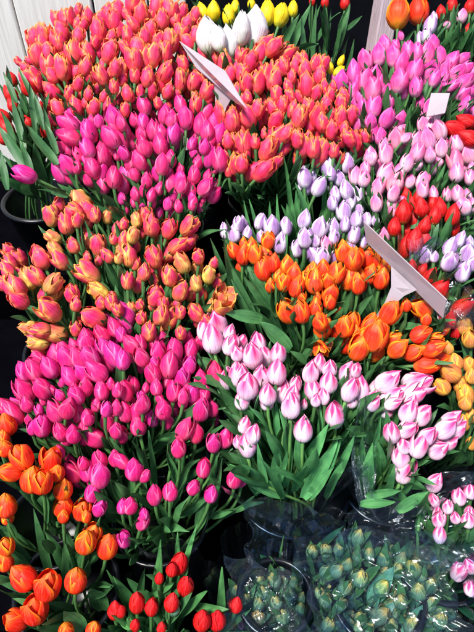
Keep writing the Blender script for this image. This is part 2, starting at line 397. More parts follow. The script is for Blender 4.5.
cell(120, 100, """mag: 95,20,70,-15; 180,60,75,0; 240,20,60,0; 260,70,95,0; 320,95,95,5; 345,50,60,15; 210,135,75,0; 130,120,75,-10; 165,125,50,0; 160,175,75,-5; 85,135,60,-10; 95,185,75,-20; 40,165,80,-15; 20,120,60,-15; 55,80,55,-20; 390,140,100,15; 345,120,70,5; 355,225,90,0; 395,235,90,0; 335,185,60,10; 75,240,70,-20; 40,245,70,-10; 15,210,60,-30; 165,255,70,0; 150,290,65,-5; 105,318,60,-5; 295,295,65,10; 205,330,70,0; 240,315,60,10; 245,335,60,15; 340,345,70,30; 345,300,45,20; 155,350,50,10; 60,372,50,0; 125,375,50,0; 280,355,55,10; 285,385,40,0; 205,75,60,0; 5,90,60,-15
coral: 20,40,50,-10; 300,20,70,0; 445,80,90,0; 450,170,70,0; 455,255,80,0; 420,230,70,0; 150,15,50,0; 425,160,60,0""")
cell(240, 100, """coral: 30,65,90,-15; 15,170,75,0; 5,255,60,0; 70,40,70,-10; 140,80,75,15; 185,130,70,10; 235,70,80,10; 300,65,90,5; 325,90,70,5; 395,70,75,5; 400,15,60,0; 430,150,70,-20; 360,120,70,15; 230,155,70,10; 250,185,80,5; 110,195,105,30; 95,280,100,45; 60,165,50,0; 320,205,85,0; 290,190,70,0; 370,200,50,0; 170,20,60,0; 210,40,60,0; 130,30,60,0; 340,15,60,0; 455,170,70,0; 410,120,60,0; 270,30,60,0
vio: 460,20,60,0; 460,90,60,0
lil: 255,305,100,0; 285,300,60,0; 345,260,75,-10; 315,340,80,25; 425,250,90,0; 420,355,70,0; 375,375,60,0; 360,290,55,0""")
cell(354, 100, """vio: 35,30,65,0; 80,25,70,5; 65,85,60,0; 70,125,70,0; 105,145,60,5; 15,95,50,0; 130,72,75,15; 300,30,60,20; 440,20,60,30
rp: 270,100,55,0; 165,155,95,0; 125,215,70,0; 120,180,55,0; 65,222,65,0; 207,150,45,50; 250,205,75,25; 210,247,65,10; 290,155,80,-5; 335,120,75,0; 345,190,65,0; 300,215,60,0; 300,110,60,0; 405,170,60,0; 450,215,80,-20; 400,245,80,-10; 405,285,70,0; 380,220,60,0; 45,270,55,0; 40,310,60,10; 165,325,85,20; 95,345,70,10; 155,370,60,10; 270,320,60,20; 270,355,60,0; 410,370,60,0; 460,305,60,0; 465,265,40,0; 445,380,50,0; 95,385,40,0; 5,300,60,0
red: 395,115,80,-60; 440,85,70,-60; 455,150,70,-60; 435,175,40,-30; 205,375,50,0; 250,385,40,0
coral: 5,165,75,0""")
cell(0, 200, """peach: 205,65,100,-5; 300,50,110,-20; 260,95,90,-20; 235,20,60,0; 210,150,70,-70; 290,180,60,-20; 305,80,60,0; 375,60,60,0; 75,235,80,-30; 40,250,70,-25; 160,225,95,-25; 235,240,80,-35; 30,280,70,-40; 60,345,110,-40; 110,310,90,-25; 145,300,80,-20; 210,330,95,40; 345,290,130,-70; 390,180,80,-5; 425,220,65,-30; 345,225,40,0; 285,370,80,-20; 390,360,90,-50; 450,155,45,0; 470,230,50,0; 445,385,50,0; 10,330,70,-40""")
cell(120, 200, """peach: 125,100,120,-5; 65,80,60,0; 105,70,80,-15; 15,95,50,-10; 15,155,60,0; 50,140,70,0; 35,220,110,-10; 135,225,90,5; 195,115,75,20; 275,105,90,25; 230,180,100,45; 310,225,65,0; 245,250,85,-15; 95,285,65,5; 195,300,85,-10; 350,295,75,10; 370,250,50,20; 300,330,65,-10; 240,360,80,10; 30,320,65,0; 140,380,110,0
peachopen: 405,385,75,35
mag: 125,10,50,0; 190,15,50,0; 232,25,50,0; 288,15,50,0; 60,5,50,0
lil: 450,135,60,-15; 468,95,60,0
or: 450,200,65,-15""")
cell(240, 200, """lil: 10,100,70,0; 80,85,60,10; 125,105,80,0; 30,135,60,0; 160,170,80,10; 255,75,70,15; 315,110,85,15; 255,150,70,5; 85,145,50,0; 365,10,60,0; 370,105,60,0; 410,45,70,5; 415,95,60,0; 450,140,60,20; 460,75,60,0; 295,215,75,-10; 300,160,50,0; 325,225,70,0; 370,225,60,0; 370,145,55,0; 440,180,50,0
rp: 340,175,55,0
or: 110,160,65,0; 15,170,45,0; 15,215,80,0; 45,180,60,0; 60,215,70,5; 90,270,85,-10; 135,248,75,0; 185,258,70,0; 215,290,75,0; 225,340,80,10; 172,325,70,0; 150,300,50,0; 330,270,70,0; 295,320,95,5; 380,290,75,20; 345,320,60,0; 410,205,85,0; 445,235,85,5; 435,310,90,15; 465,330,80,5; 245,385,40,0; 305,385,40,0; 355,370,80,20""")
cell(354, 200, """rp: 90,15,60,0; 150,10,50,0; 150,45,45,0; 430,20,70,-20; 440,45,60,0; 120,140,60,0; 470,20,60,0
lil: 15,80,60,0; 85,80,45,0; 10,130,50,0; 35,165,45,0; 280,218,70,25; 375,243,75,15; 380,185,70,20; 420,155,60,20; 455,175,60,10; 430,285,75,10; 450,215,75,15; 318,225,35,0; 470,250,60,20
red: 195,45,110,0; 265,30,70,-10; 280,100,60,10; 240,160,80,0; 160,105,60,0; 300,300,60,40; 340,350,80,50; 340,30,60,0; 390,60,70,20; 320,60,60,0; 230,260,40,0
or: 5,230,80,0; 55,230,85,5; 25,320,90,10; 110,310,85,10; 120,265,60,0; 90,240,50,0""")
cell(0, 300, """peach: 195,40,120,-60; 370,70,120,-65; 155,120,90,-80; 150,170,80,-80; 215,130,100,-60; 300,115,60,0; 150,145,80,-80; 400,10,60,0; 440,10,70,0; 465,40,60,0; 300,15,60,0; 75,0,90,-45
mag: 340,160,95,-20; 405,140,90,-30; 455,110,85,-20; 415,190,90,-15; 455,215,110,-25; 265,230,120,-20; 355,225,90,-30; 310,230,90,-20; 135,275,95,-30; 195,265,90,-25; 380,280,95,-40; 275,300,80,-30; 95,355,100,-30; 170,350,95,-25; 340,340,80,-15; 400,355,75,-10; 300,375,80,-30; 235,375,50,-20; 290,350,50,0; 465,355,60,0""")
cell(120, 300, """peach: 85,70,60,20; 195,75,95,10; 160,60,80,-10; 240,50,50,0; 240,130,60,0; 115,125,75,0; 300,50,80,-20; 340,80,50,0; 170,15,60,0
peachopen: 400,25,80,35
mag: 20,55,100,-20; 45,180,85,-30; 150,205,85,0; 215,195,85,-10; 280,195,80,0; 85,225,80,-25; 195,255,105,10; 275,255,70,0; 130,290,85,-10; 245,305,85,10; 320,315,80,0; 375,290,90,0; 10,235,75,0; 145,345,60,0; 20,360,80,-5; 85,380,50,0; 210,360,80,0; 285,370,70,0; 330,365,70,5; 250,380,60,0; 155,385,40,0; 5,135,60,0; 135,250,60,0
pw: 385,90,90,-20; 365,155,95,-5; 435,180,70,10; 460,210,60,0; 465,290,100,0""")
cell(240, 300, """or: 185,45,95,-30; 240,45,85,-5; 300,30,75,0; 355,8,60,0; 330,105,95,15; 315,85,80,-20; 415,105,85,10; 430,165,100,25; 460,190,80,0
oropen: 315,190,62,160
pw: 50,220,100,-5; 150,208,80,0; 5,215,60,0; 30,340,100,0; 85,300,80,5; 145,285,85,5; 280,283,85,0; 350,325,80,5; 425,283,85,30; 290,355,85,0; 435,355,85,20; 110,370,85,5; 170,360,85,5; 205,380,80,10; 8,290,60,0; 330,380,60,0""")
cell(354, 300, """or: 65,100,95,20; 85,145,110,15; 145,50,95,35; 265,135,80,60; 175,190,90,50; 240,205,90,70; 315,190,95,65; 320,155,60,70; 295,258,100,75; 205,20,50,0; 265,35,80,-60; 285,75,50,0; 10,130,70,0; 20,190,100,20
red: 380,80,60,10; 430,30,90,60
apr: 435,100,70,0; 455,155,70,-10; 400,245,65,-10; 380,285,85,-50; 455,255,60,0; 425,335,75,-20; 345,340,75,-40; 440,375,80,0; 465,300,60,0; 370,190,50,0
pw: 135,320,110,60; 260,335,95,60; 20,350,90,10; 5,280,50,0; 75,385,60,40; 160,385,70,60; 235,375,80,60""")
cell(0, 400, """mag: 50,50,110,-35; 25,30,80,-40; 105,15,70,-25; 165,100,95,-20; 215,45,85,-30; 155,40,50,-10; 345,68,70,-10; 300,15,80,-10; 240,125,80,-10; 290,132,80,-10; 370,145,105,-50; 425,85,80,-15; 420,35,60,0; 460,120,70,0; 460,30,60,0; 270,30,90,10; 395,295,100,0; 345,280,80,-20; 395,235,80,-10; 285,285,90,-30; 365,365,80,0; 395,425,75,20; 455,230,70,-10; 235,205,60,-20; 130,110,60,0; 330,250,60,0
orl: 25,95,90,-10; 20,190,70,-20; 85,225,95,-35; 35,285,90,-80; 200,235,90,5; 225,285,70,0; 130,310,110,0; 165,325,90,0; 250,350,90,10; 250,415,90,0; 325,435,80,10; 25,415,90,0; 10,150,60,0""")
cell(120, 400, """mag: 20,45,85,-10; 90,15,80,0; 170,35,85,0; 70,100,80,-15; 5,135,80,0; 320,35,110,5; 255,115,90,20; 300,130,80,5; 230,190,80,-5; 370,168,80,0; 415,150,80,15; 330,270,80,5; 450,310,80,0; 55,272,95,-10; 290,345,70,10; 360,372,70,15; 135,375,80,-10; 200,360,75,5; 40,415,75,0; 10,420,60,0; 95,450,50,0; 365,30,70,0; 5,240,70,-40; 100,300,60,35; 250,5,60,0
pw: 465,165,50,0""")
cell(240, 400, """pw: 10,0,70,0; 105,5,70,0; 200,20,90,0; 250,113,90,0; 372,60,100,5; 30,175,90,-5; 55,135,75,5; 300,0,50,0; 440,0,60,0
mag: 5,308,70,0""")
cell(354, 400, """pw: 80,15,60,30; 155,15,60,60; 215,45,80,20; 270,60,80,45; 210,115,75,45; 150,128,85,-10; 285,145,80,50; 365,110,90,50; 335,197,80,45; 255,185,80,20; 195,180,60,-10; 185,225,85,0; 200,280,90,20; 320,325,90,30; 230,10,60,20; 317,398,45,-20; 370,420,55,0; 415,380,70,0; 460,360,60,0; 330,445,50,0; 455,445,50,0
apr: 430,90,60,0; 460,60,55,0; 465,170,55,0; 440,10,60,0""")
cell(0, 516, """orl: 30,5,60,0; 250,0,50,0; 340,0,50,0; 340,100,100,10; 365,75,90,20; 425,118,100,10; 25,120,70,-20; 20,180,75,-20; 90,240,110,-50; 190,275,110,10; 300,250,100,0; 140,370,110,-10; 65,410,90,-60; 260,450,70,0; 370,445,70,10
red: 455,370,70,0""")
cell(120, 516, """mag: 90,22,70,20; 15,90,75,-10
red: 235,185,90,15; 205,210,60,10; 260,275,80,15; 68,340,80,5; 125,358,70,0; 325,410,90,10; 385,410,90,5; 155,245,45,0; 60,430,50,0; 165,440,40,0; 5,375,50,0; 460,350,60,20; 205,340,70,10
grn: 215,365,65,10""")
cell(240, 516, """grn: 165,190,60,-20; 135,250,65,-20; 90,300,60,0; 20,330,60,0; 195,310,55,10; 145,340,55,0; 170,395,75,-20; 240,365,60,0; 70,400,80,0; 285,140,60,0; 340,135,60,0; 390,135,55,0; 450,85,60,20; 425,190,60,30; 385,215,60,40; 415,285,65,60; 465,160,40,0; 430,410,80,60; 455,230,50,0; 340,330,60,30; 350,430,60,40; 400,350,50,40; 75,345,50,0
rp: 22,385,45,0""")
cell(354, 516, """grn: 15,85,70,20; 60,150,60,10; 10,160,40,0; 185,175,75,20; 175,215,60,20; 235,205,80,15; 25,245,75,20; 110,285,90,50; 255,300,95,10; 305,275,60,0; 185,335,65,0; 105,390,90,60; 25,405,70,0; 230,430,90,20; 340,410,70,20; 300,345,70,30; 60,445,50,30; 120,165,70,10; 150,430,60,0; 265,235,40,0; 15,445,40,0
pw: 335,15,60,0; 340,75,65,0; 450,15,60,0; 415,222,70,45; 455,195,65,-20; 460,285,60,0; 400,5,50,0""")

CELLS += [['red', 441, 12, 11, 0], ['red', 452, 4, 12, 5], ['rp', 462, 16, 12, 5], ['red', 470, 6, 12, 0], ['rp', 447, 24, 9, 0], ['red', 468, 30, 10, 10], ['red', 458, 34, 9, 0]]
def bunch_of(k, x, y):
    if k in ('red', 'rp') and x > 430 and y < 40: return 'redBG'
    if k == 'coral': return 'coralL' if x < 185 else 'coralR'
    if k == 'mag':
        if y < 150 and x < 135: return 'magTL'
        return 'magT' if y < 230 else ('magL' if y < 420 or x < 90 else 'magF')
    if k in ('peach', 'peachopen'): return 'peachL' if x < 100 and (y > 230) else 'peach'
    if k == 'lil': return 'lilTop' if y < 50 else ('lilR' if x > 415 else 'lilM')
    if k in ('or', 'oropen'):
        return 'orTop' if y < 40 else ('orM' if x < 358 else 'orR')
    if k == 'orl': return 'orL' if y < 510 else 'orF'
    if k == 'pw':
        if x > 424 and y > 480: return 'pwS'
        return 'pwM' if x < 362 else 'pwR'
    if k == 'red': return 'redL' if x < 60 and y < 200 else ('redTop' if y < 40 else ('redF' if y > 500 else ('redR' if y > 180 else 'redE')))
    if k == 'grn': return 'redF' if x < 200 else ('grnL' if x < 303 else 'grnR')
    if k == 'yel': return 'yelB' if x > 320 else 'yel'
    if k == 'rp': return 'grnL' if y > 400 else ('lilM' if x < 340 and y > 200 else 'rp')
    return k
# bunch: (style description, extra depth, dome, leaves per tulip, leaf length, label name)
B = {
 'coralL': (.00, .06, 1, .10, 'the coral bunch at the white boards', 'coral and orange fringed tulips at the back left'),
 'coralR': (.00, .06, 1, .10, 'the coral bunch behind the two signs', 'coral and orange fringed tulips at the back centre'),
 'magTL': (.0, .05, 1, .11, 'the upper left magenta bunch', 'magenta tulips at the upper left'),
 'magT': (.02, .05, 1, .11, 'the magenta bunch below the small sign', 'magenta tulips below the small sign'),
 'magL': (.00, .06, 1, .10, 'the big lower left magenta bunch', 'magenta tulips at the lower left'),
 'magF': (.02, .04, 2, .10, 'the front hot pink bunch', 'hot pink tulips at the front'),
 'peach': (.01, .05, 2, .10, 'the peach bunch in the middle', 'peach tulips in the middle'),
 'peachL': (.00, .05, 1, .10, 'the peach bunch at the left', 'peach tulips at the left'),
 'pwM': (.0, .04, 3, .17, 'the white and pink bunch', 'white and pink tulips in the middle'),
 'pwR': (.0, .04, 3, .15, 'the right white and pink bunch', 'white and pink tulips at the right'),
 'pwS': (.05, .03, 3, .12, 'the small pink bunch at the lower right', 'small pink tulips at the lower right'),
 'orM': (.01, .04, 2, .14, 'the orange bunch in the middle', 'orange tulips in the middle'),
 'orR': (.01, .04, 2, .14, 'the orange bunch under the large sign', 'orange tulips under the large sign'),
 'orL': (.00, .04, 2, .12, 'the orange bunch at the left edge', 'orange tulips at the left edge'),
 'orF': (.02, .03, 2, .13, 'the orange bunch at the lower left', 'orange tulips at the lower left'),
 'orTop': (.10, .02, 2, .16, 'the orange bunch by the wooden post', 'orange tulips by the wooden post'),
 'lilM': (.03, .04, 2, .13, 'the lilac bunch in the middle', 'lilac tulips in the middle'),
 'lilR': (.0, .04, 2, .12, 'the wrapped lilac bunch at the right', 'lilac tulips at the right'),
 'lilTop': (.10, .02, 2, .14, 'the lilac bunch at the top', 'lilac tulips at the top'),
 'vio': (.02, .06, 2, .18, 'the orchid pink bunch at the upper right', 'orchid pink tulips at the upper right'),
 'rp': (.01, .05, 2, .14, 'the light pink bunch at the right', 'light pink tulips at the right'),
 'redL': (.03, .03, 5, .14, 'the leafy red bunch at the upper left', 'red tulips at the upper left'),
 'redTop': (.22, .02, 3, .18, 'the red bunch at the top', 'red tulips at the top'),
 'redBG': (.16, .02, 7, .17, 'the leafy red and pink bunch at the top right', 'red and pink tulips at the top right corner'),
 'redE': (.02, .02, 1, .12, 'the red bunch at the upper right edge', 'red tulips at the right edge'),
 'redR': (.02, .03, 3, .12, 'the red bunch at the right', 'red tulips at the right'),
 'redF': (.03, .03, 4, .12, 'the red bunch at the front', 'red tulips at the front'),
 'yel': (.07, .02, 2, .16, 'the yellow bunch at the top', 'yellow tulips at the top'),
 'yelB': (.06, .02, 2, .10, 'the yellow buds behind the coral bunch', 'yellow buds behind the coral bunch'),
 'whi': (.0, .02, 2, .14, 'the white bunch at the top', 'white tulips at the top'),
 'apr': (.04, .04, 2, .10, 'the apricot bunch at the right edge', 'apricot tulips at the right edge'),
 'grnL': (.10, .04, 3, .07, 'the left bunch of green buds', 'green tulip buds at the lower middle'),
 'grnR': (.07, .05, 3, .07, 'the right bunch of green buds', 'green tulip buds at the lower right'),
}
KNAME = {'coral': ('coral_tulip', 'coral tulip with orange fringes'), 'mag': ('magenta_tulip', 'magenta tulip'), 'peach': ('peach_tulip', 'peach and pink tulip'),
 'peachopen': ('peach_tulip', 'wide open yellow-orange tulip'), 'pw': ('pink_and_white_tulip', 'pink tipped white tulip'), 'or': ('orange_tulip', 'orange tulip'),
 'oropen': ('orange_tulip', 'drooping open orange tulip'), 'orl': ('orange_tulip', 'orange and yellow tulip'), 'lil': ('lilac_tulip', 'lilac tulip'), 'vio': ('orchid_pink_tulip', 'orchid pink tulip'),
 'rp': ('light_pink_tulip', 'light pink tulip'), 'red': ('red_tulip', 'red tulip'), 'yel': ('yellow_tulip', 'yellow tulip'), 'whi': ('white_tulip', 'white tulip'),
 'apr': ('apricot_tulip', 'apricot tulip'), 'grn': ('green_tulip_bud', 'green tulip bud')}

T = []
for k, x, y, L, a in CELLS:
    T.append(dict(k=k, x=x, y=y, L=L, a=a, b=bunch_of(k, x, y)))
bn = {}
for t in T: bn.setdefault(t['b'], []).append(t)
for b, ts in bn.items():
    cx = sum(t['x'] for t in ts) / len(ts); cy = sum(t['y'] for t in ts) / len(ts)
    rm = max(20, max(math.hypot(t['x'] - cx, t['y'] - cy) for t in ts))
    off, dome = B[b][0], B[b][1]
    for t in ts:
        q = math.hypot(t['x'] - cx, t['y'] - cy) / rm
        t['t'] = canopy_t(t['x'], t['y']) + off + dome * q * q + R.uniform(-.006, .006)
        psi = 4 + 27 * t['y'] / 632 + R.uniform(-10, 12)
        t['a'] += R.gauss(0, 9 if t['k'] in ('coral', 'peach') else 5)
        if t['a'] < -55 and t['x'] < 40 and t['k'] == 'mag': t['t'] -= .06
        if t['k'].endswith('open'): psi = 38 if t['k'] == 'peachopen' else 25
        t['psi'] = rad(psi)
# keep neighbouring flowers from growing through each other: slide them along their line of depth
WID = {'coral': .60, 'vio': .62, 'whi': .56, 'yel': .6, 'red': .64, 'grn': .8, 'orl': .76}
def place(t):
    kk = math.cos(t['psi']) + .55 * math.sin(t['psi'])
    t['len'] = max(.024, min(.095 if t['k'] == 'whi' else t.get('cap', .080), t['L'] * t['t'] / (F * kk) * {'grn': 1.32, 'pw': 1.45, 'peach': 1.25, 'orl': 1.36, 'red': 1.5, 'whi': 1.34}.get(t['k'], 1.34)))
    t['c'] = PD(t['x'], t['y'], t['t'])
    t['w'] = t['len'] * WID.get(t['k'], .72)
for t in T: place(t)
for b, ts in bn.items():         # no giants: flowers of one bunch were picked at one size
    md = sorted(t['len'] for t in ts)[len(ts) // 2]
    for t in ts: t['cap'] = md * 1.28
    for t in ts: place(t)
for it in range(25):
    for i, p in enumerate(T):
        for q in T[i + 1:]:
            if abs(p['x'] - q['x']) > 26 or abs(p['y'] - q['y']) > 26: continue
            need = .36 * (p['w'] + q['w']) + .04 * (p['len'] + q['len'])
            d = (p['c'] - q['c']).length
            if d < need * .97:
                s = (need - d) * .22
                n, f = (p, q) if (p['t'] + (-.00025 * p['y']) < q['t'] + (-.00025 * q['y'])) else (q, p)
                n['t'] -= s * .6; f['t'] += s
                p['c'] = PD(p['x'], p['y'], p['t']); q['c'] = PD(q['x'], q['y'], q['t'])
for t in T: place(t)
# the flowers standing deeper between the front ones
FILL = {'coralL': 70, 'coralR': 70, 'magTL': 14, 'grnL': 16, 'grnR': 24, 'pwR': 10, 'magT': 50, 'magL': 60, 'peach': 30, 'peachL': 10, 'vio': 40, 'rp': 24, 'lilM': 12, 'pwM': 16, 'orM': 12, 'orR': 10, 'redR': 12}
rf = random.Random(4)
for b, n in FILL.items():
    ts = list(bn[b])
    for _ in range(n):
        for tr in range(40):
            s = rf.choice(ts); a = rf.uniform(0, 6.28); d = rf.uniform(9, 14)
            x, y = s['x'] + d * math.cos(a), s['y'] + d * math.sin(a)
            near = sorted(math.hypot(x - q['x'], y - q['y']) for q in T if abs(q['x'] - x) < 40)
            if near[0] > 8.2 and near[2] < 21: break
        else: continue
        t = dict(k=s['k'] if not s['k'].endswith('open') else 'peach', x=x, y=y, L=rf.uniform(.8, .95) * s['L'], a=s['a'], b=b, psi=s['psi'], t=s['t'] + rf.uniform(.018, .035), fill=1)
        place(t); T.append(t); bn[b].append(t)

# tint per flower
def tint(t, rng):
    v = rng.uniform(.82, 1.0); w = rng.uniform(-.05, .05)
    if t['k'] in ('whi', 'yel', 'pw', 'lil'):
        g = rng.uniform(.9, 1.0); return (g, g * (.98 if t['k'] != 'pw' else rng.uniform(.88, 1.0)), g * .99, 1)
    if t['k'] in ('or', 'orl'): g = rng.uniform(.45, 1.0); return (1, g, .9, 1)
    g = rng.uniform(.6, 1.6) if t['k'] in ('coral', 'or', 'orl', 'peach') else rng.uniform(.75, 1.2)
    return (min(1, v + w + .05), v * g, min(1.1, v - w) * rng.uniform(.85, 1.1), 1)

NEED = {}
for b, ts in bn.items():
    c = sum((t['c'] for t in ts), Vector()) / len(ts)
    NEED[b] = c + Vector((0, -.01, -.27 if b not in ('grnL', 'grnR', 'pwS') else -.2))

NEED['pwM'] += Vector((.04, -.05, -.03))
LX = [  # big leaves one can make out: x0, y0, x1, y1, width, bunch, depth offset
 (37,111,20,66,8,'redL'),(17,103,3,72,7,'redL'),(57,165,24,125,14,'redL'),(28,170,0,126,13,'redL'),(37,137,28,86,8,'redL'),(57,154,46,122,8,'redL'),(16,145,5,112,8,'redL'),(32,176,21,140,9,'redL'),(12,92,6,66,6,'redL'),(8,190,0,150,9,'redL'),(44,130,34,92,8,'redL'),(50,140,44,108,7,'redL'),(25,150,12,100,8,'redL'),
 (68,196,38,184,9,'redL'),(66,192,45,186,6,'redL'),
 (311,290,294,244,13,'orM'),(240,287,221,254,15,'orM'),(222,264,210,238,8,'orM'),(220,262,221,235,7,'orM'),(231,243,224,218,8,'lilM'),(252,310,232,268,12,'orM'),(290,350,260,321,17,'orM'),(291,350,275,303,12,'orM'),(262,320,228,312,13,'orM'),(310,363,292,352,8,'orM'),(300,340,290,318,8,'orM'),(338,355,342,325,9,'orM'),(247,320,236,286,10,'orM'),
 (395,327,426,326,8,'orR'),(426,325,452,319,6,'orR'),(385,345,372,322,8,'orR'),(380,352,395,330,9,'orR'),(360,352,372,368,9,'orR'),
 (294,200,307,159,10,'lilM'),(338,194,339,155,9,'lilM'),(343,190,352,137,7,'lilM'),(290,178,289,155,5,'lilM'),(294,226,292,198,8,'lilM'),(243,220,244,203,5,'lilM'),(253,224,254,204,6,'lilM'),(275,222,276,198,5,'lilM'),(258,248,252,226,6,'lilM'),(334,248,348,230,7,'lilM'),(300,230,296,190,9,'lilM'),(328,200,330,170,7,'lilM'),(262,222,270,200,6,'lilM'),
 (93,252,87,219,8,'peach'),(113,282,103,262,7,'peach'),(68,325,48,314,8,'peachL'),(60,322,22,304,8,'peachL'),(184,276,186,262,7,'peach'),(150,250,140,236,8,'peach'),(118,350,135,322,8,'peach'),(72,322,68,300,7,'peachL'),
 (306,482,321,430,17,'pwM'),(310,500,338,439,15,'pwM'),(326,488,339,448,10,'pwM'),(272,484,279,438,11,'pwM'),(272,494,293,444,7,'pwM'),(260,492,259,455,9,'pwM'),(277,444,275,406,9,'pwM'),(250,494,240,458,10,'pwM'),(349,475,357,434,9,'pwM'),(298,488,303,456,12,'pwM'),(286,480,290,430,10,'pwM'),(318,500,330,470,12,'pwM'),(340,500,346,460,10,'pwM'),(282,500,270,465,9,'pwM'),(330,440,322,408,8,'pwM'),(245,470,250,440,8,'pwM'),
 (366,496,402,489,9,'pwR'),(360,504,398,504,9,'pwR'),(397,511,428,491,11,'pwR'),(371,490,367,455,13,'pwR'),(384,470,376,449,8,'pwR'),(425,516,422,497,5,'pwR'),(362,470,360,432,9,'pwR'),(372,450,380,428,7,'pwR'),(392,500,396,475,8,'pwR'),(376,505,372,480,10,'pwR'),(400,470,418,462,9,'pwR'),
 (54,574,70,554,13,'orF'),(84,630,61,609,16,'orF'),(54,551,40,539,10,'orF'),(62,628,36,631,12,'orF'),(35,548,34,518,9,'orF'),(102,602,92,576,18,'orF'),(20,490,0,478,3,'orL'),(38,500,34,470,8,'orL'),(60,510,62,480,9,'orL'),(45,512,40,486,8,'orL'),
 (145,577,164,536,11,'redF'),(168,562,180,537,9,'redF'),(179,558,188,536,8,'redF'),(123,594,140,562,9,'redF'),(148,592,158,561,9,'redF'),(150,595,174,583,9,'redF'),(134,603,117,582,13,'redF'),(170,620,213,592,12,'redF'),(194,606,223,611,10,'redF'),(151,633,135,615,15,'redF'),(121,618,137,632,10,'redF'),(230,630,222,570,10,'redF'),(119,592,109,574,7,'redF'),(186,632,190,616,6,'redF'),(178,585,185,566,6,'redF'),(175,590,172,572,5,'redF'),
 (430,194,438,176,9,'rp'),(455,127,451,101,8,'rp'),(420,188,414,168,7,'rp'),(398,182,402,160,7,'rp'),(384,172,388,150,7,'rp'),(366,180,372,160,6,'rp'),(440,160,446,140,6,'rp'),
 (396,152,384,98,11,'vio'),(411,142,398,93,11,'vio'),(386,162,377,108,10,'vio'),(404,150,412,104,10,'vio'),(420,140,420,100,9,'vio'),(376,150,370,112,8,'vio'),
 (395,226,433,222,10,'redR'),(405,242,392,216,12,'redR'),(416,260,424,232,9,'redR'),(438,254,447,235,8,'redR'),(443,220,450,198,5,'redR'),(424,270,442,262,13,'redR'),(445,250,438,226,8,'redR'),(400,262,398,232,9,'redR'),(430,300,420,278,9,'redR'),(455,310,462,282,12,'redR'),(440,290,456,300,8,'redR'),
 (290,50,275,13,9,'yel'),(283,47,311,4,11,'yel'),(320,62,305,18,8,'yel'),(295,52,284,20,15,'yel'),(330,64,345,38,7,'yelB'),(325,64,320,46,8,'yelB'),(345,60,356,40,6,'yelB'),(314,50,314,5,6,'redTop'),(324,50,332,10,7,'redTop'),(338,45,344,14,5,'redTop'),(346,30,362,16,5,'redTop'),(215,22,190,0,7,'yel'),(222,24,215,0,7,'yel'),(270,45,262,12,10,'yel'),(200,18,194,-6,6,'yel'),
 (448,520,458,500,8,'pwS'),(455,560,440,545,10,'pwS'),(462,570,470,548,9,'pwS'),(452,590,444,568,9,'pwS'),(425,536,416,530,6,'pwS'),
 (282,560,278,545,4,'grnL'),(268,575,272,560,5,'grnL'),(243,598,262,580,4,'grnL'),(305,560,310,540,5,'grnR'),(345,555,350,530,6,'grnR'),(415,560,436,566,3,'grnR'),(362,540,366,528,6,'grnR'),(320,548,340,528,7,'grnR'),(380,565,386,545,9,'grnR'),(425,605,435,618,5,'grnR'),
 (463,47,454,17,12,'redBG'),(467,44,474,14,8,'redBG'),(180,470,172,440,9,'magF'),(222,470,214,445,9,'magF'),(215,500,224,470,8,'magF'),(150,455,148,430,7,'magF'),(165,505,158,490,8,'magF'),(130,400,122,372,8,'magL'),(205,150,190,170,5,'magT'),(190,180,194,140,8,'magT'),(202,172,193,152,8,'magT'),(105,195,92,178,8,'magTL'),
]

def axis_of(t):
    a = rad(t['a']); s = t['psi']
    d = (UP * math.cos(a) + RT * math.sin(a)) * math.cos(s)
    vd = (CAM - t['c']).normalized()
    return (d + vd * math.sin(s)).normalized()

def rotz_to(d, roll):
    q = Vector((0, 0, 1)).rotation_difference(d)
    return q.to_matrix().to_4x4() @ Matrix.Rotation(roll, 4, 'Z')

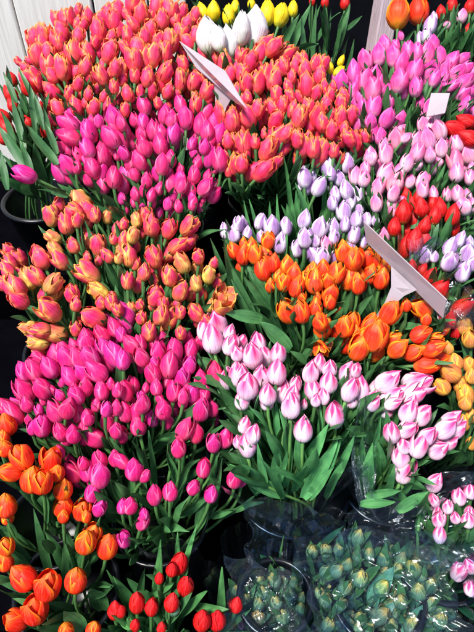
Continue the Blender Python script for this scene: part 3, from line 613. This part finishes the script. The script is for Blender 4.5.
LEAFTINT = {'redL': (3.2, 2.8, 2.0), 'pwM': (1.5, 1.65, 1.75), 'redF': (1.25, 1.3, 1.2), 'grnL': (1.2, 1.1, 2.0), 'grnR': (1.2, 1.1, 2.0), 'vio': (1.5, 1.5, 1.4), 'rp': (1.5, 1.5, 1.5), 'lilM': (1.5, 1.6, 1.5), 'pwR': (1.4, 1.5, 1.5), 'magF': (1.3, 1.3, 1.3)}
def build_tulip(t, idx):
    """returns list of (name, mesh, world matrix, colour, material-kind, level)"""
    rng = random.Random(idx * 13 + 5)
    ax = axis_of(t); L = t['len']; c = t['c']
    base = c - ax * L * .5
    foot = NEED[t['b']] + Vector((rng.uniform(-.05, .05), rng.uniform(-.05, .05), rng.uniform(-.03, .0)))
    roll = rng.uniform(0, 6.28)
    wf = 1.0
    M = Matrix.Translation(base) @ rotz_to(ax, roll) @ Matrix.Diagonal((L, L, L, 1))
    var = ST[t['k']][rng.randrange(len(ST[t['k']]))]
    col = tint(t, rng)
    parts = [('bloom', var[0], M, col, 'bloom')]
    for m in var[1]: parts.append(('petal', m, M, tuple(q * rng.uniform(.94, 1.04) for q in col[:3]) + (1,), 'petal'))
    if t['k'] == 'grn':      # young buds still sit between their own leaves
        for i in range(2):
            ca = rng.uniform(0, 3.1) + i * math.pi
            b0 = base - ax * L * .55
            sd = ax.orthogonal().normalized(); sd = Matrix.Rotation(ca, 3, ax) @ sd
            Z = (ax + sd * .30).normalized(); X = -(sd - Z * sd.dot(Z)).normalized(); Y = Z.cross(X)
            ML = Matrix.Identity(4); ML.col[0][:3] = X; ML.col[1][:3] = Y; ML.col[2][:3] = Z; ML.col[3][:3] = b0
            ln = L * rng.uniform(1.6, 2.2)
            g = rng.uniform(1.2, 1.9)
            parts.append(('leaf', LEAVES[rng.choice([1, 2, 3, 6, 7])], ML @ Matrix.Diagonal((ln, ln * 1.7, ln, 1)), (g, g * .95, g * 1.8, 1), 'leaf'))
    # stem
    p1 = base - ax * .08; p2 = foot + Vector((0, 0, .10))
    pts = [bez(base + ax * L * .04, p1, p2, foot, q / 11) for q in range(12)]
    r0 = .0028 if t['k'] != 'grn' else .0022
    v, u, f = tube([p - foot for p in pts], [r0 * (1.25 if q == 0 else 1) for q in range(12)])
    stem = mesh_from('stem', v, f, [STEM], u)
    parts.append(('stem', stem, Matrix.Translation(foot), (2.2, 2.0, 1.9, 1) if t['k'] in ('pw', 'rp') else (1.1, 1.1, 1, 1), 'stem'))
    # leaves on the stem
    n = B[t['b']][2]; LL = B[t['b']][3]
    lt = LEAFTINT.get(t['b'], (1, 1, 1))
    for i in range(n):
        s = rng.uniform(.22, .5)
        p = bez(base, p1, p2, foot, s)
        tg = (bez(base, p1, p2, foot, s - .05) - p).normalized()
        side = Vector((rng.uniform(-1, 1), rng.uniform(-1, 1), rng.uniform(-.3, .3)))
        d = (tg + side.normalized() * rng.uniform(.12, .38)).normalized()
        ln = min(LL * rng.uniform(.75, 1.15), (base - p).length * 1.0 + (.02 if t['k'] != 'grn' else .035))
        ML = Matrix.Translation(p) @ rotz_to(d, rng.uniform(0, 6.28)) @ Matrix.Diagonal((ln, ln * rng.uniform(.8, 1.1), ln, 1))
        if t['k'] == 'grn': ML = ML @ Matrix.Diagonal((1, 1.25, 1, 1))
        g = rng.uniform(.75, 1.15)
        parts.append(('leaf', LEAVES[rng.randrange(9)], ML, (lt[0] * g, lt[1] * g, lt[2] * g, 1), 'leaf'))
    return foot, parts

# explicit leaves are attached to the nearest tulip of their bunch
order = sorted(range(len(T)), key=lambda i: -((.7 if T[i].get('fill') else 1) * T[i]['L'] * (1 if -4 < T[i]['x'] < 478 and -4 < T[i]['y'] < 636 else 0)))
IND = set(order[:300])
EXTRA = {}
for q, lf in enumerate(LX):
    x0, y0, x1, y1, w, b = lf[:6]
    best = min((i for i in range(len(T)) if T[i]['b'] == b), key=lambda i: (T[i]['x'] - x1) ** 2 + (T[i]['y'] - y1) ** 2 + (0 if i in IND else 900))
    EXTRA.setdefault(best, []).append((q, lf))
def explicit_leaf(q, lf):
    rng = random.Random(900 + q)
    x0, y0, x1, y1, w, b = lf[:6]
    off = B[b][0]
    p0 = P(x0, y0, off + .05); p1 = P(x1, y1, off + .005)
    if abs(y1 - y0) > abs(x1 - x0): p0 = p0.lerp(NEED[b] + Vector((p0.x - NEED[b].x, 0, 0)) * .5, .38)
    if b == 'redL': p0 = P(x0, y0, .03); p1 = P(x1, y1, .0); w *= .8
    d = p1 - p0; Ln = d.length; dn = d.normalized()
    vd = (CAM - p0).normalized()
    nrm = (vd - dn * vd.dot(dn)).normalized()
    side = dn.cross(nrm)
    tw = rng.uniform(-.6, .6)
    n2 = nrm * math.cos(tw) + side * math.sin(tw)
    s2 = dn.cross(n2)
    wd = w * canopy_t(x0, y0) / F * 1.15
    bend = rng.uniform(-.5, .5)
    v, u, f = leaf_data(Ln * (1 + abs(bend) * .1), wd, bend, rng.uniform(.2, .6), rng.uniform(-.4, .4), rng)
    me = mesh_from('leaf', v, f, [LEAF], u)
    # local: z along leaf, x = bend direction (normal), y = side
    M = Matrix.Identity(4)
    M.col[0][:3] = n2; M.col[1][:3] = s2; M.col[2][:3] = dn; M.col[3][:3] = p0
    lt = LEAFTINT.get(b, (1, 1, 1)); g = rng.uniform(.9, 1.5)
    return ('leaf', me, M, (lt[0] * g, lt[1] * g, lt[2] * g, 1), 'leaf')

# labels: shape, kind, place in its bunch
ORD = ['first', 'second', 'third', 'fourth', 'fifth', 'sixth', 'seventh', 'eighth', 'ninth', 'tenth', 'eleventh', 'twelfth', 'thirteenth', 'fourteenth']
for b, ts in bn.items():
    s = sorted(ts, key=lambda t: t['y']); rows = []; cur = []
    nrow = max(1, round((s[-1]['y'] - s[0]['y']) / 20))
    per = math.ceil(len(s) / nrow)
    for i in range(0, len(s), per): rows.append(sorted(s[i:i + per], key=lambda t: t['x']))
    for ri, row in enumerate(rows):
        for ci, t in enumerate(row):
            lean = ' leaning left' if t['a'] < -22 else (' leaning right' if t['a'] > 22 and t['a'] < 90 else '')
            size = 'large ' if t['len'] > .052 else ('small ' if t['len'] < .036 else '')
            kn = KNAME[t['k']][1]
            if t['k'] == 'coral': kn = 'coral tulip'
            rown = 'top row' if ri == 0 else ('bottom row' if ri == len(rows) - 1 else ORD[ri] + ' row')
            where = '%s from left in %s' % (ORD[min(ci, 13)], rown) if len(row) > 1 else 'in ' + rown
            lab = '%s%s%s, %s, %s' % (size, kn, lean, where, B[b][4].replace('the ', '', 1))
            w = lab.split()
            if len(w) > 16: lab = '%s%s, %s, %s' % (size, kn, where, B[b][4].replace('the ', '', 1))
            if len(lab.split()) > 16: lab = '%s, %s, %s' % (kn.replace('pink tipped ', '').replace(' and pink', '').replace('wide open ', 'open ').replace('drooping ', ''), where, B[b][4].replace('the ', '', 1))
            t['label'] = lab

stuffV, stuffU, stuffF, stuffM, stuffMats = [], [], [], [], []
for i, t in enumerate(T):
    foot, parts = build_tulip(t, i)
    for e in EXTRA.get(i, []): parts.append(explicit_leaf(*e))
    if i in IND:
        root = bpy.data.objects.new(KNAME[t['k']][0], None); COL.objects.link(root)
        root.location = foot; root.empty_display_size = .02
        root['label'] = t['label']; root['category'] = 'tulip' if t['k'] != 'grn' else 'tulip bud'
        root['group'] = B[t['b']][5]
        inv = Matrix.Translation(-foot); bloom = None
        for nm, me, M, colr, kind in parts:
            if kind == 'petal':
                o = obj('petal', me, bloom, Matrix.Identity(4))
            else:
                o = obj(nm, me, root, inv @ M)
                if kind == 'bloom': bloom = o
            o.color = colr
    else:
        for nm, me, M, colr, kind in parts:
            o0 = len(stuffV)
            mt = me.materials[0]
            if mt not in stuffMats: stuffMats.append(mt)
            mi = stuffMats.index(mt)
            stuffV += [tuple(M @ v.co) for v in me.vertices]
            uvv = [None] * len(me.vertices)
            ul = me.uv_layers[0].data
            for l in me.loops: uvv[l.vertex_index] = tuple(ul[l.index].uv)
            stuffU += uvv
            for p in me.polygons:
                stuffF.append(tuple(v + o0 for v in p.vertices)); stuffM.append(mi)
me = mesh_from('tulips', stuffV, stuffF, stuffMats, stuffU)
me.polygons.foreach_set('material_index', stuffM); me.update()
so = obj('tulips', me); so['kind'] = 'stuff'; so['category'] = 'tulips'
so['label'] = 'smaller tulips of every colour packed between and behind the nearer ones'
print('TULIPS', len(T), {b: len(v) for b, v in bn.items()})

# ------------------------------------------------------------------ stand, buckets, sleeves
STEPS = [(-.6, .30, .34), (.30, .62, .50), (.62, .95, .66), (.95, 1.42, .80)]
bm = bmesh.new()
for y0, y1, z in STEPS:
    box_bm(bm, Vector((0, (y0 + y1) / 2, z / 2)), (3.2, y1 - y0 - .004, z))
st = bm_obj('display_stand', bm, SHELF); st['label'] = 'black stepped display stand under the flower buckets'; st['category'] = 'display stand'
def lathe(prof, ns=40):
    V, Fc = [], []
    for r, z in prof:
        for i in range(ns):
            a = 2 * math.pi * i / ns; V.append((r * math.cos(a), r * math.sin(a), z))
    for j in range(len(prof) - 1):
        for i in range(ns): Fc.append((j * ns + i, j * ns + (i + 1) % ns, (j + 1) * ns + (i + 1) % ns, (j + 1) * ns + i))
    Fc.append(tuple(range(ns))[::-1])
    return V, Fc
def bucket(x, y, ztop, r, label):
    z0 = next((z for a, b_, z in STEPS if a <= y < b_), .34)
    h = max(.12, ztop - z0)
    V, Fc = lathe([(r * .78, 0), (r * .80, .004), (r, h - .012), (r + .006, h - .010), (r + .008, h - .003), (r + .005, h), (r - .001, h), (r - .004, h - .006), (r * .77, .006), (.001, .005)])
    me = mesh_from('bucket', V, Fc, [BUCKET]); o = obj('flower_bucket', me, None, Matrix.Translation((x, y, z0)))
    o['label'] = label; o['category'] = 'bucket'; o['group'] = 'black flower buckets on the stand'
    return o
for b in B:
    if b not in bn or b in ('yelB', 'lilTop', 'redE'): continue
    n = NEED[b]
    bucket(n.x, n.y, n.z + (.03 if b[:3] != 'grn' else -.02), {'pwM': .11, 'grnL': .06, 'grnR': .075}.get(b, .085), 'black plastic bucket holding %s' % B[b][4])

def sleeve(bk, r0, r1, h, mat, seed, label, lean=(0, 0), part_arc=None):
    rng = random.Random(seed); n = NEED[bk]
    c = sum((t['c'] for t in bn[bk]), Vector()) / len(bn[bk])
    ax = (c - n); ax = ax.normalized()
    V, Fc = [], []; ns, nh = 96, 22
    ph = [rng.uniform(0, 6.3) for _ in range(5)]
    M = rotz_to(ax, 0)
    for j in range(nh + 1):
        v = j / nh
        for i in range(ns):
            a = 2 * math.pi * i / ns
            r = r0 + (r1 - r0) * v ** .9
            r *= 1 + .05 * math.sin(3 * a + ph[0] + v) + (.02 + .03 * v) * math.sin(9 * a + ph[1] + 2 * v) + .018 * math.sin(19 * a + ph[2] - 3 * v) + .02 * math.sin(31 * a + 6 * v)
            z = h * v + (.012 * math.sin(2 * a + ph[3]) + .008 * math.sin(7 * a + ph[4])) * v
            V.append(tuple((M @ Vector((r * math.cos(a), r * math.sin(a), z))) + n + Vector((0, 0, .02))))
    for j in range(nh):
        for i in range(ns): Fc.append((j * ns + i, j * ns + (i + 1) % ns, (j + 1) * ns + (i + 1) % ns, (j + 1) * ns + i))
    me = mesh_from('sleeve', V, Fc, [mat]); o = obj('cellophane_sleeve', me)
    o['label'] = label; o['category'] = 'cellophane'; o['group'] = 'clear sleeves around the bunches'
sleeve('pwM', .08, .17, .20, CELLO, 1, 'clear cellophane sleeve around the white and pink bunch')
sleeve('pwR', .07, .13, .20, CELLO, 2, 'clear cellophane sleeve around the right white and pink bunch')
sleeve('grnL', .06, .12, .24, CELLOB, 3, 'bluish cellophane sleeve around the left green buds')
sleeve('grnR', .08, .16, .25, CELLOB, 4, 'crumpled bluish cellophane around the right green buds')
sleeve('pwS', .05, .09, .20, CELLO, 5, 'clear cellophane sleeve around the small lower right pink bunch')
sleeve('lilR', .05, .10, .26, CELLO, 6, 'clear cellophane sleeve around the right lilac bunch')
sleeve('magF', .06, .11, .20, CELLO, 7, 'clear cellophane sleeve around the front hot pink bunch')
sleeve('redF', .06, .11, .21, CELLO, 8, 'clear cellophane sleeve around the front red bunch')
sleeve('magT', .06, .12, .20, CELLO, 9, 'clear cellophane sleeve around the magenta bunch below the small sign')

def sheet(corners, folds, amp, mat, label, seed, rot=0.0, nu=90, nv=70):
    rng = random.Random(seed); c = [PD(x, y, canopy_t(x, y) + o) for x, y, o in corners]
    V, Fc = [], []; ph = [rng.uniform(0, 6.3) for _ in range(8)]
    nrm = (c[1] - c[0]).cross(c[3] - c[0]).normalized()
    for j in range(nv + 1):
        v = j / nv
        for i in range(nu + 1):
            u = i / nu
            p = (c[0] * (1 - u) + c[1] * u) * (1 - v) + (c[3] * (1 - u) + c[2] * u) * v
            a = u * math.cos(rot) + v * math.sin(rot); b = v * math.cos(rot) - u * math.sin(rot)
            k = abs(math.sin(a * folds + ph[0] + 1.3 * math.sin(b * 3 + ph[1]))) ** .7 + .5 * abs(math.sin(a * folds * 2.3 + b * 3 + ph[2])) \
                + .35 * abs(math.sin(a * 5 - b * 13 + ph[3])) + .2 * math.sin(b * 21 + a * 9 + ph[4])
            e = rng.uniform(-.001, .001)
            # torn, wavy outline
            du = (.07 * math.sin(5 * v + ph[5]) + .03 * math.sin(17 * v + ph[6])) * (1 - 2 * u) ** 3
            dv = (.08 * math.sin(4 * u + ph[7]) + .03 * math.sin(15 * u + ph[5])) * (1 - 2 * v) ** 3
            V.append(tuple(p + nrm * (amp * k + e + .03 * ((2 * u - 1) ** 2 + (2 * v - 1) ** 2 - .7) * -1) + (c[1] - c[0]) * du + (c[3] - c[0]) * dv))
    for j in range(nv):
        for i in range(nu):
            a = j * (nu + 1) + i; Fc.append((a, a + 1, a + nu + 2, a + nu + 1))
    me = mesh_from('wrap', V, Fc, [mat]); o = obj('cellophane_wrap', me)
    o['label'] = label; o['category'] = 'cellophane'; o['group'] = 'loose cellophane over the lower bunches'
sheet([(234, 500, .05), (352, 508, .06), (338, 610, .14), (262, 590, .14)], 9, .012, CELLOB, 'loose navy tinted cellophane below the white and pink bunch', 31, .3)
sheet([(303, 540, .03), (440, 530, .03), (478, 640, .02), (300, 640, .02)], 8, .010, CELLOS, 'crinkled bluish cellophane lying over the right green buds', 32, -.5)
sheet([(345, 502, .05), (474, 470, .06), (474, 560, .05), (330, 560, .08)], 7, .012, CELLOS, 'crinkled cellophane between pink tulips and green buds', 33, .8)
sheet([(353, 404, .0), (378, 404, .01), (372, 502, .05), (354, 502, .05)], 7, .009, CELLO, 'upright glossy cellophane fold between the two pink and white bunches', 34, .0)
sheet([(225, 560, .05), (300, 565, .06), (300, 640, .05), (222, 640, .05)], 7, .010, CELLOS, 'crinkled bluish cellophane lying over the left green buds', 35, .9)
sheet([(405, 248, .0), (474, 230, .0), (478, 330, .03), (412, 335, .04)], 5, .009, CELLO, 'clear cellophane around lilac and red tulips at the right edge', 36, .7)

# ------------------------------------------------------------------ price cards
def slab(name, pts, th, mat, parent=None):
    pts = [Vector(p) for p in pts]
    n = (pts[1] - pts[0]).cross(pts[-1] - pts[0]).normalized()
    bm = bmesh.new()
    a = [bm.verts.new(p) for p in pts]; b = [bm.verts.new(p + n * th) for p in pts]
    bm.faces.new(a[::-1]); bm.faces.new(b)
    for i in range(len(pts)):
        j = (i + 1) % len(pts); bm.faces.new((a[i], a[j], b[j], b[i]))
    bmesh.ops.recalc_face_normals(bm, faces=bm.faces)
    bmesh.ops.bevel(bm, geom=bm.edges[:], offset=th * .25, segments=1, affect='EDGES')
    return bm_obj(name, bm, mat, parent)
def sign(plate, stake, label, t0, slope):
    """plate and stake given as outlines; t0 depth, slope: how depth grows up the picture"""
    root = bpy.data.objects.new('price_card_holder', None); COL.objects.link(root)
    root['label'] = label; root['category'] = 'price card'; root['group'] = 'white plastic price card holders'
    foot = PD(stake[-1][0], stake[-1][1], t0 + .02); root.location = foot
    def pt(q): return PD(q[0], q[1], q[2]) - foot
    slab('card', [pt(q) for q in plate], .0022, SIGNM, root)
    slab('stake', [pt(q) for q in stake], .0018, SIGNM, root)
tb = canopy_t(400, 275) - .045
sign([(363, 221, tb + .02), (446.5, 300, tb - .03), (443, 318.5, tb + .0), (366, 242, tb + .05)],
     [(391, 266, tb + .022), (417, 290, tb + .006), (404, 296, tb + .022), (393, 306, tb + .033), (384, 320, tb + .047), (374, 342, tb + .07), (364, 340, tb + .07), (376, 316, tb + .047), (385, 302, tb + .035), (391, 287, tb + .025)],
     'long white price card tilted over the orange tulips', tb, 0)
tb = canopy_t(210, 75) - .045
root2 = sign([(179, 41, tb + .06), (225, 71, tb), (246, 108, tb - .05), (236, 103.5, tb - .01), (214, 84, tb + .035), (196, 68, tb + .05)],
     [(213, 82, tb + .04), (231, 99, tb + .01), (226, 108, tb + .03), (222, 122, tb + .05), (218, 138, tb + .07), (213, 137, tb + .07), (215, 118, tb + .055), (215, 96, tb + .045)],
     'small grey-white price card leaning among the coral tulips', tb, 0)
tb = canopy_t(437, 100) - .03
sign([(431, 93, tb + .02), (450, 93, tb), (445, 113, tb), (426, 117, tb + .02)], [(434, 114, tb + .01), (441, 113, tb + .01), (439, 136, tb + .05), (434, 136, tb + .05)],
     'pale blue-white card standing among orchid pink tulips at the right', tb, 0)

# ------------------------------------------------------------------ boards, post, back
def boards(xs, y, z0, z1, label, th=.018):
    root = bpy.data.objects.new('board_panel', None); COL.objects.link(root)
    root.location = (xs[0], y, z0); root['label'] = label; root['category'] = 'wooden panel'
    for a, b in zip(xs, xs[1:]):
        bm = bmesh.new(); box_bm(bm, Vector(((a + b) / 2 - xs[0], R.uniform(-.003, .003), (z1 - z0) / 2)), (b - a - .006, th, z1 - z0), None, .003)
        bm_obj('board', bm, WALLM, root)
yb = 1.47
def xw(px, y=yb): return (px - 237) / F * (y * math.cos(PITCH) + .2)
def wx(px, py, y=yb):
    d = ray(px, py) / F; return (CAM + d * (y / d.y)).x
boards([wx(-260, 20), wx(-150, 20), wx(-60, 20), wx(18, 20), wx(96, 20), wx(150, 20), wx(188, 20)], yb, .80, 1.72, 'whitewashed wooden board panel behind the coral tulips')
bm = bmesh.new()
box_bm(bm, Vector((0, 0, 0)), (.05, .05, 1.0), None, .004)
a_, b_ = PD(376, 64, 1.42), PD(391, -30, 1.44)
post = bm_obj('wooden_post', bm, POSTM)
dirv = (b_ - a_).normalized(); post.matrix_world = Matrix.Translation(a_ + dirv * .32) @ rotz_to(dirv, .25)
post['label'] = 'weathered pinkish wooden post rising behind the orchid pink tulips'; post['category'] = 'post'
bm = bmesh.new(); box_bm(bm, Vector((.75, 2.35, .9)), (4.6, .03, 1.9)); bk = bm_obj('back_cloth', bm, DARKM)
bk['label'] = 'dark canvas hanging at the back of the stall'; bk['category'] = 'canvas'
bm = bmesh.new(); box_bm(bm, Vector((.55, 1.85, .42)), (2.2, .8, .84)); b2 = bm_obj('back_table', bm, SHELF)
b2['label'] = 'black table behind the stepped flower stand'; b2['category'] = 'table'
# ground
bm = bmesh.new(); bmesh.ops.create_grid(bm, x_segments=1, y_segments=1, size=60); g = bm_obj('ground', bm, GROUND); g['kind'] = 'structure'

# ------------------------------------------------------------------ light
w = bpy.data.worlds.new('World'); SC.world = w; w.use_nodes = True
nt = w.node_tree; bg = nt.nodes['Background']
sky = nt.nodes.new('ShaderNodeTexSky'); sky.sky_type = 'NISHITA'; sky.sun_disc = False
EL, AZ = rad(64), rad(-124)       # sun from the upper left, over the photographer's shoulder
sky.sun_elevation = EL; sky.sun_rotation = AZ
nt.links.new(sky.outputs[0], bg.inputs[0]); bg.inputs[1].default_value = .085
sd = Vector((math.sin(AZ) * math.cos(EL), math.cos(AZ) * math.cos(EL), math.sin(EL)))
sl = bpy.data.lights.new('sun', 'SUN'); sl.energy = 4.2; sl.angle = rad(14); sl.color = (1, .96, .9)
so_ = bpy.data.objects.new('sun', sl); COL.objects.link(so_)
so_.rotation_euler = sd.to_track_quat('Z', 'Y').to_euler()
SC.view_settings.view_transform = 'Standard'; SC.view_settings.look = 'None'
SC.view_settings.exposure = .95; SC.view_settings.gamma = 1
SC.render.engine = 'CYCLES'
SC.cycles.transparent_max_bounces = 16; SC.cycles.max_bounces = 8
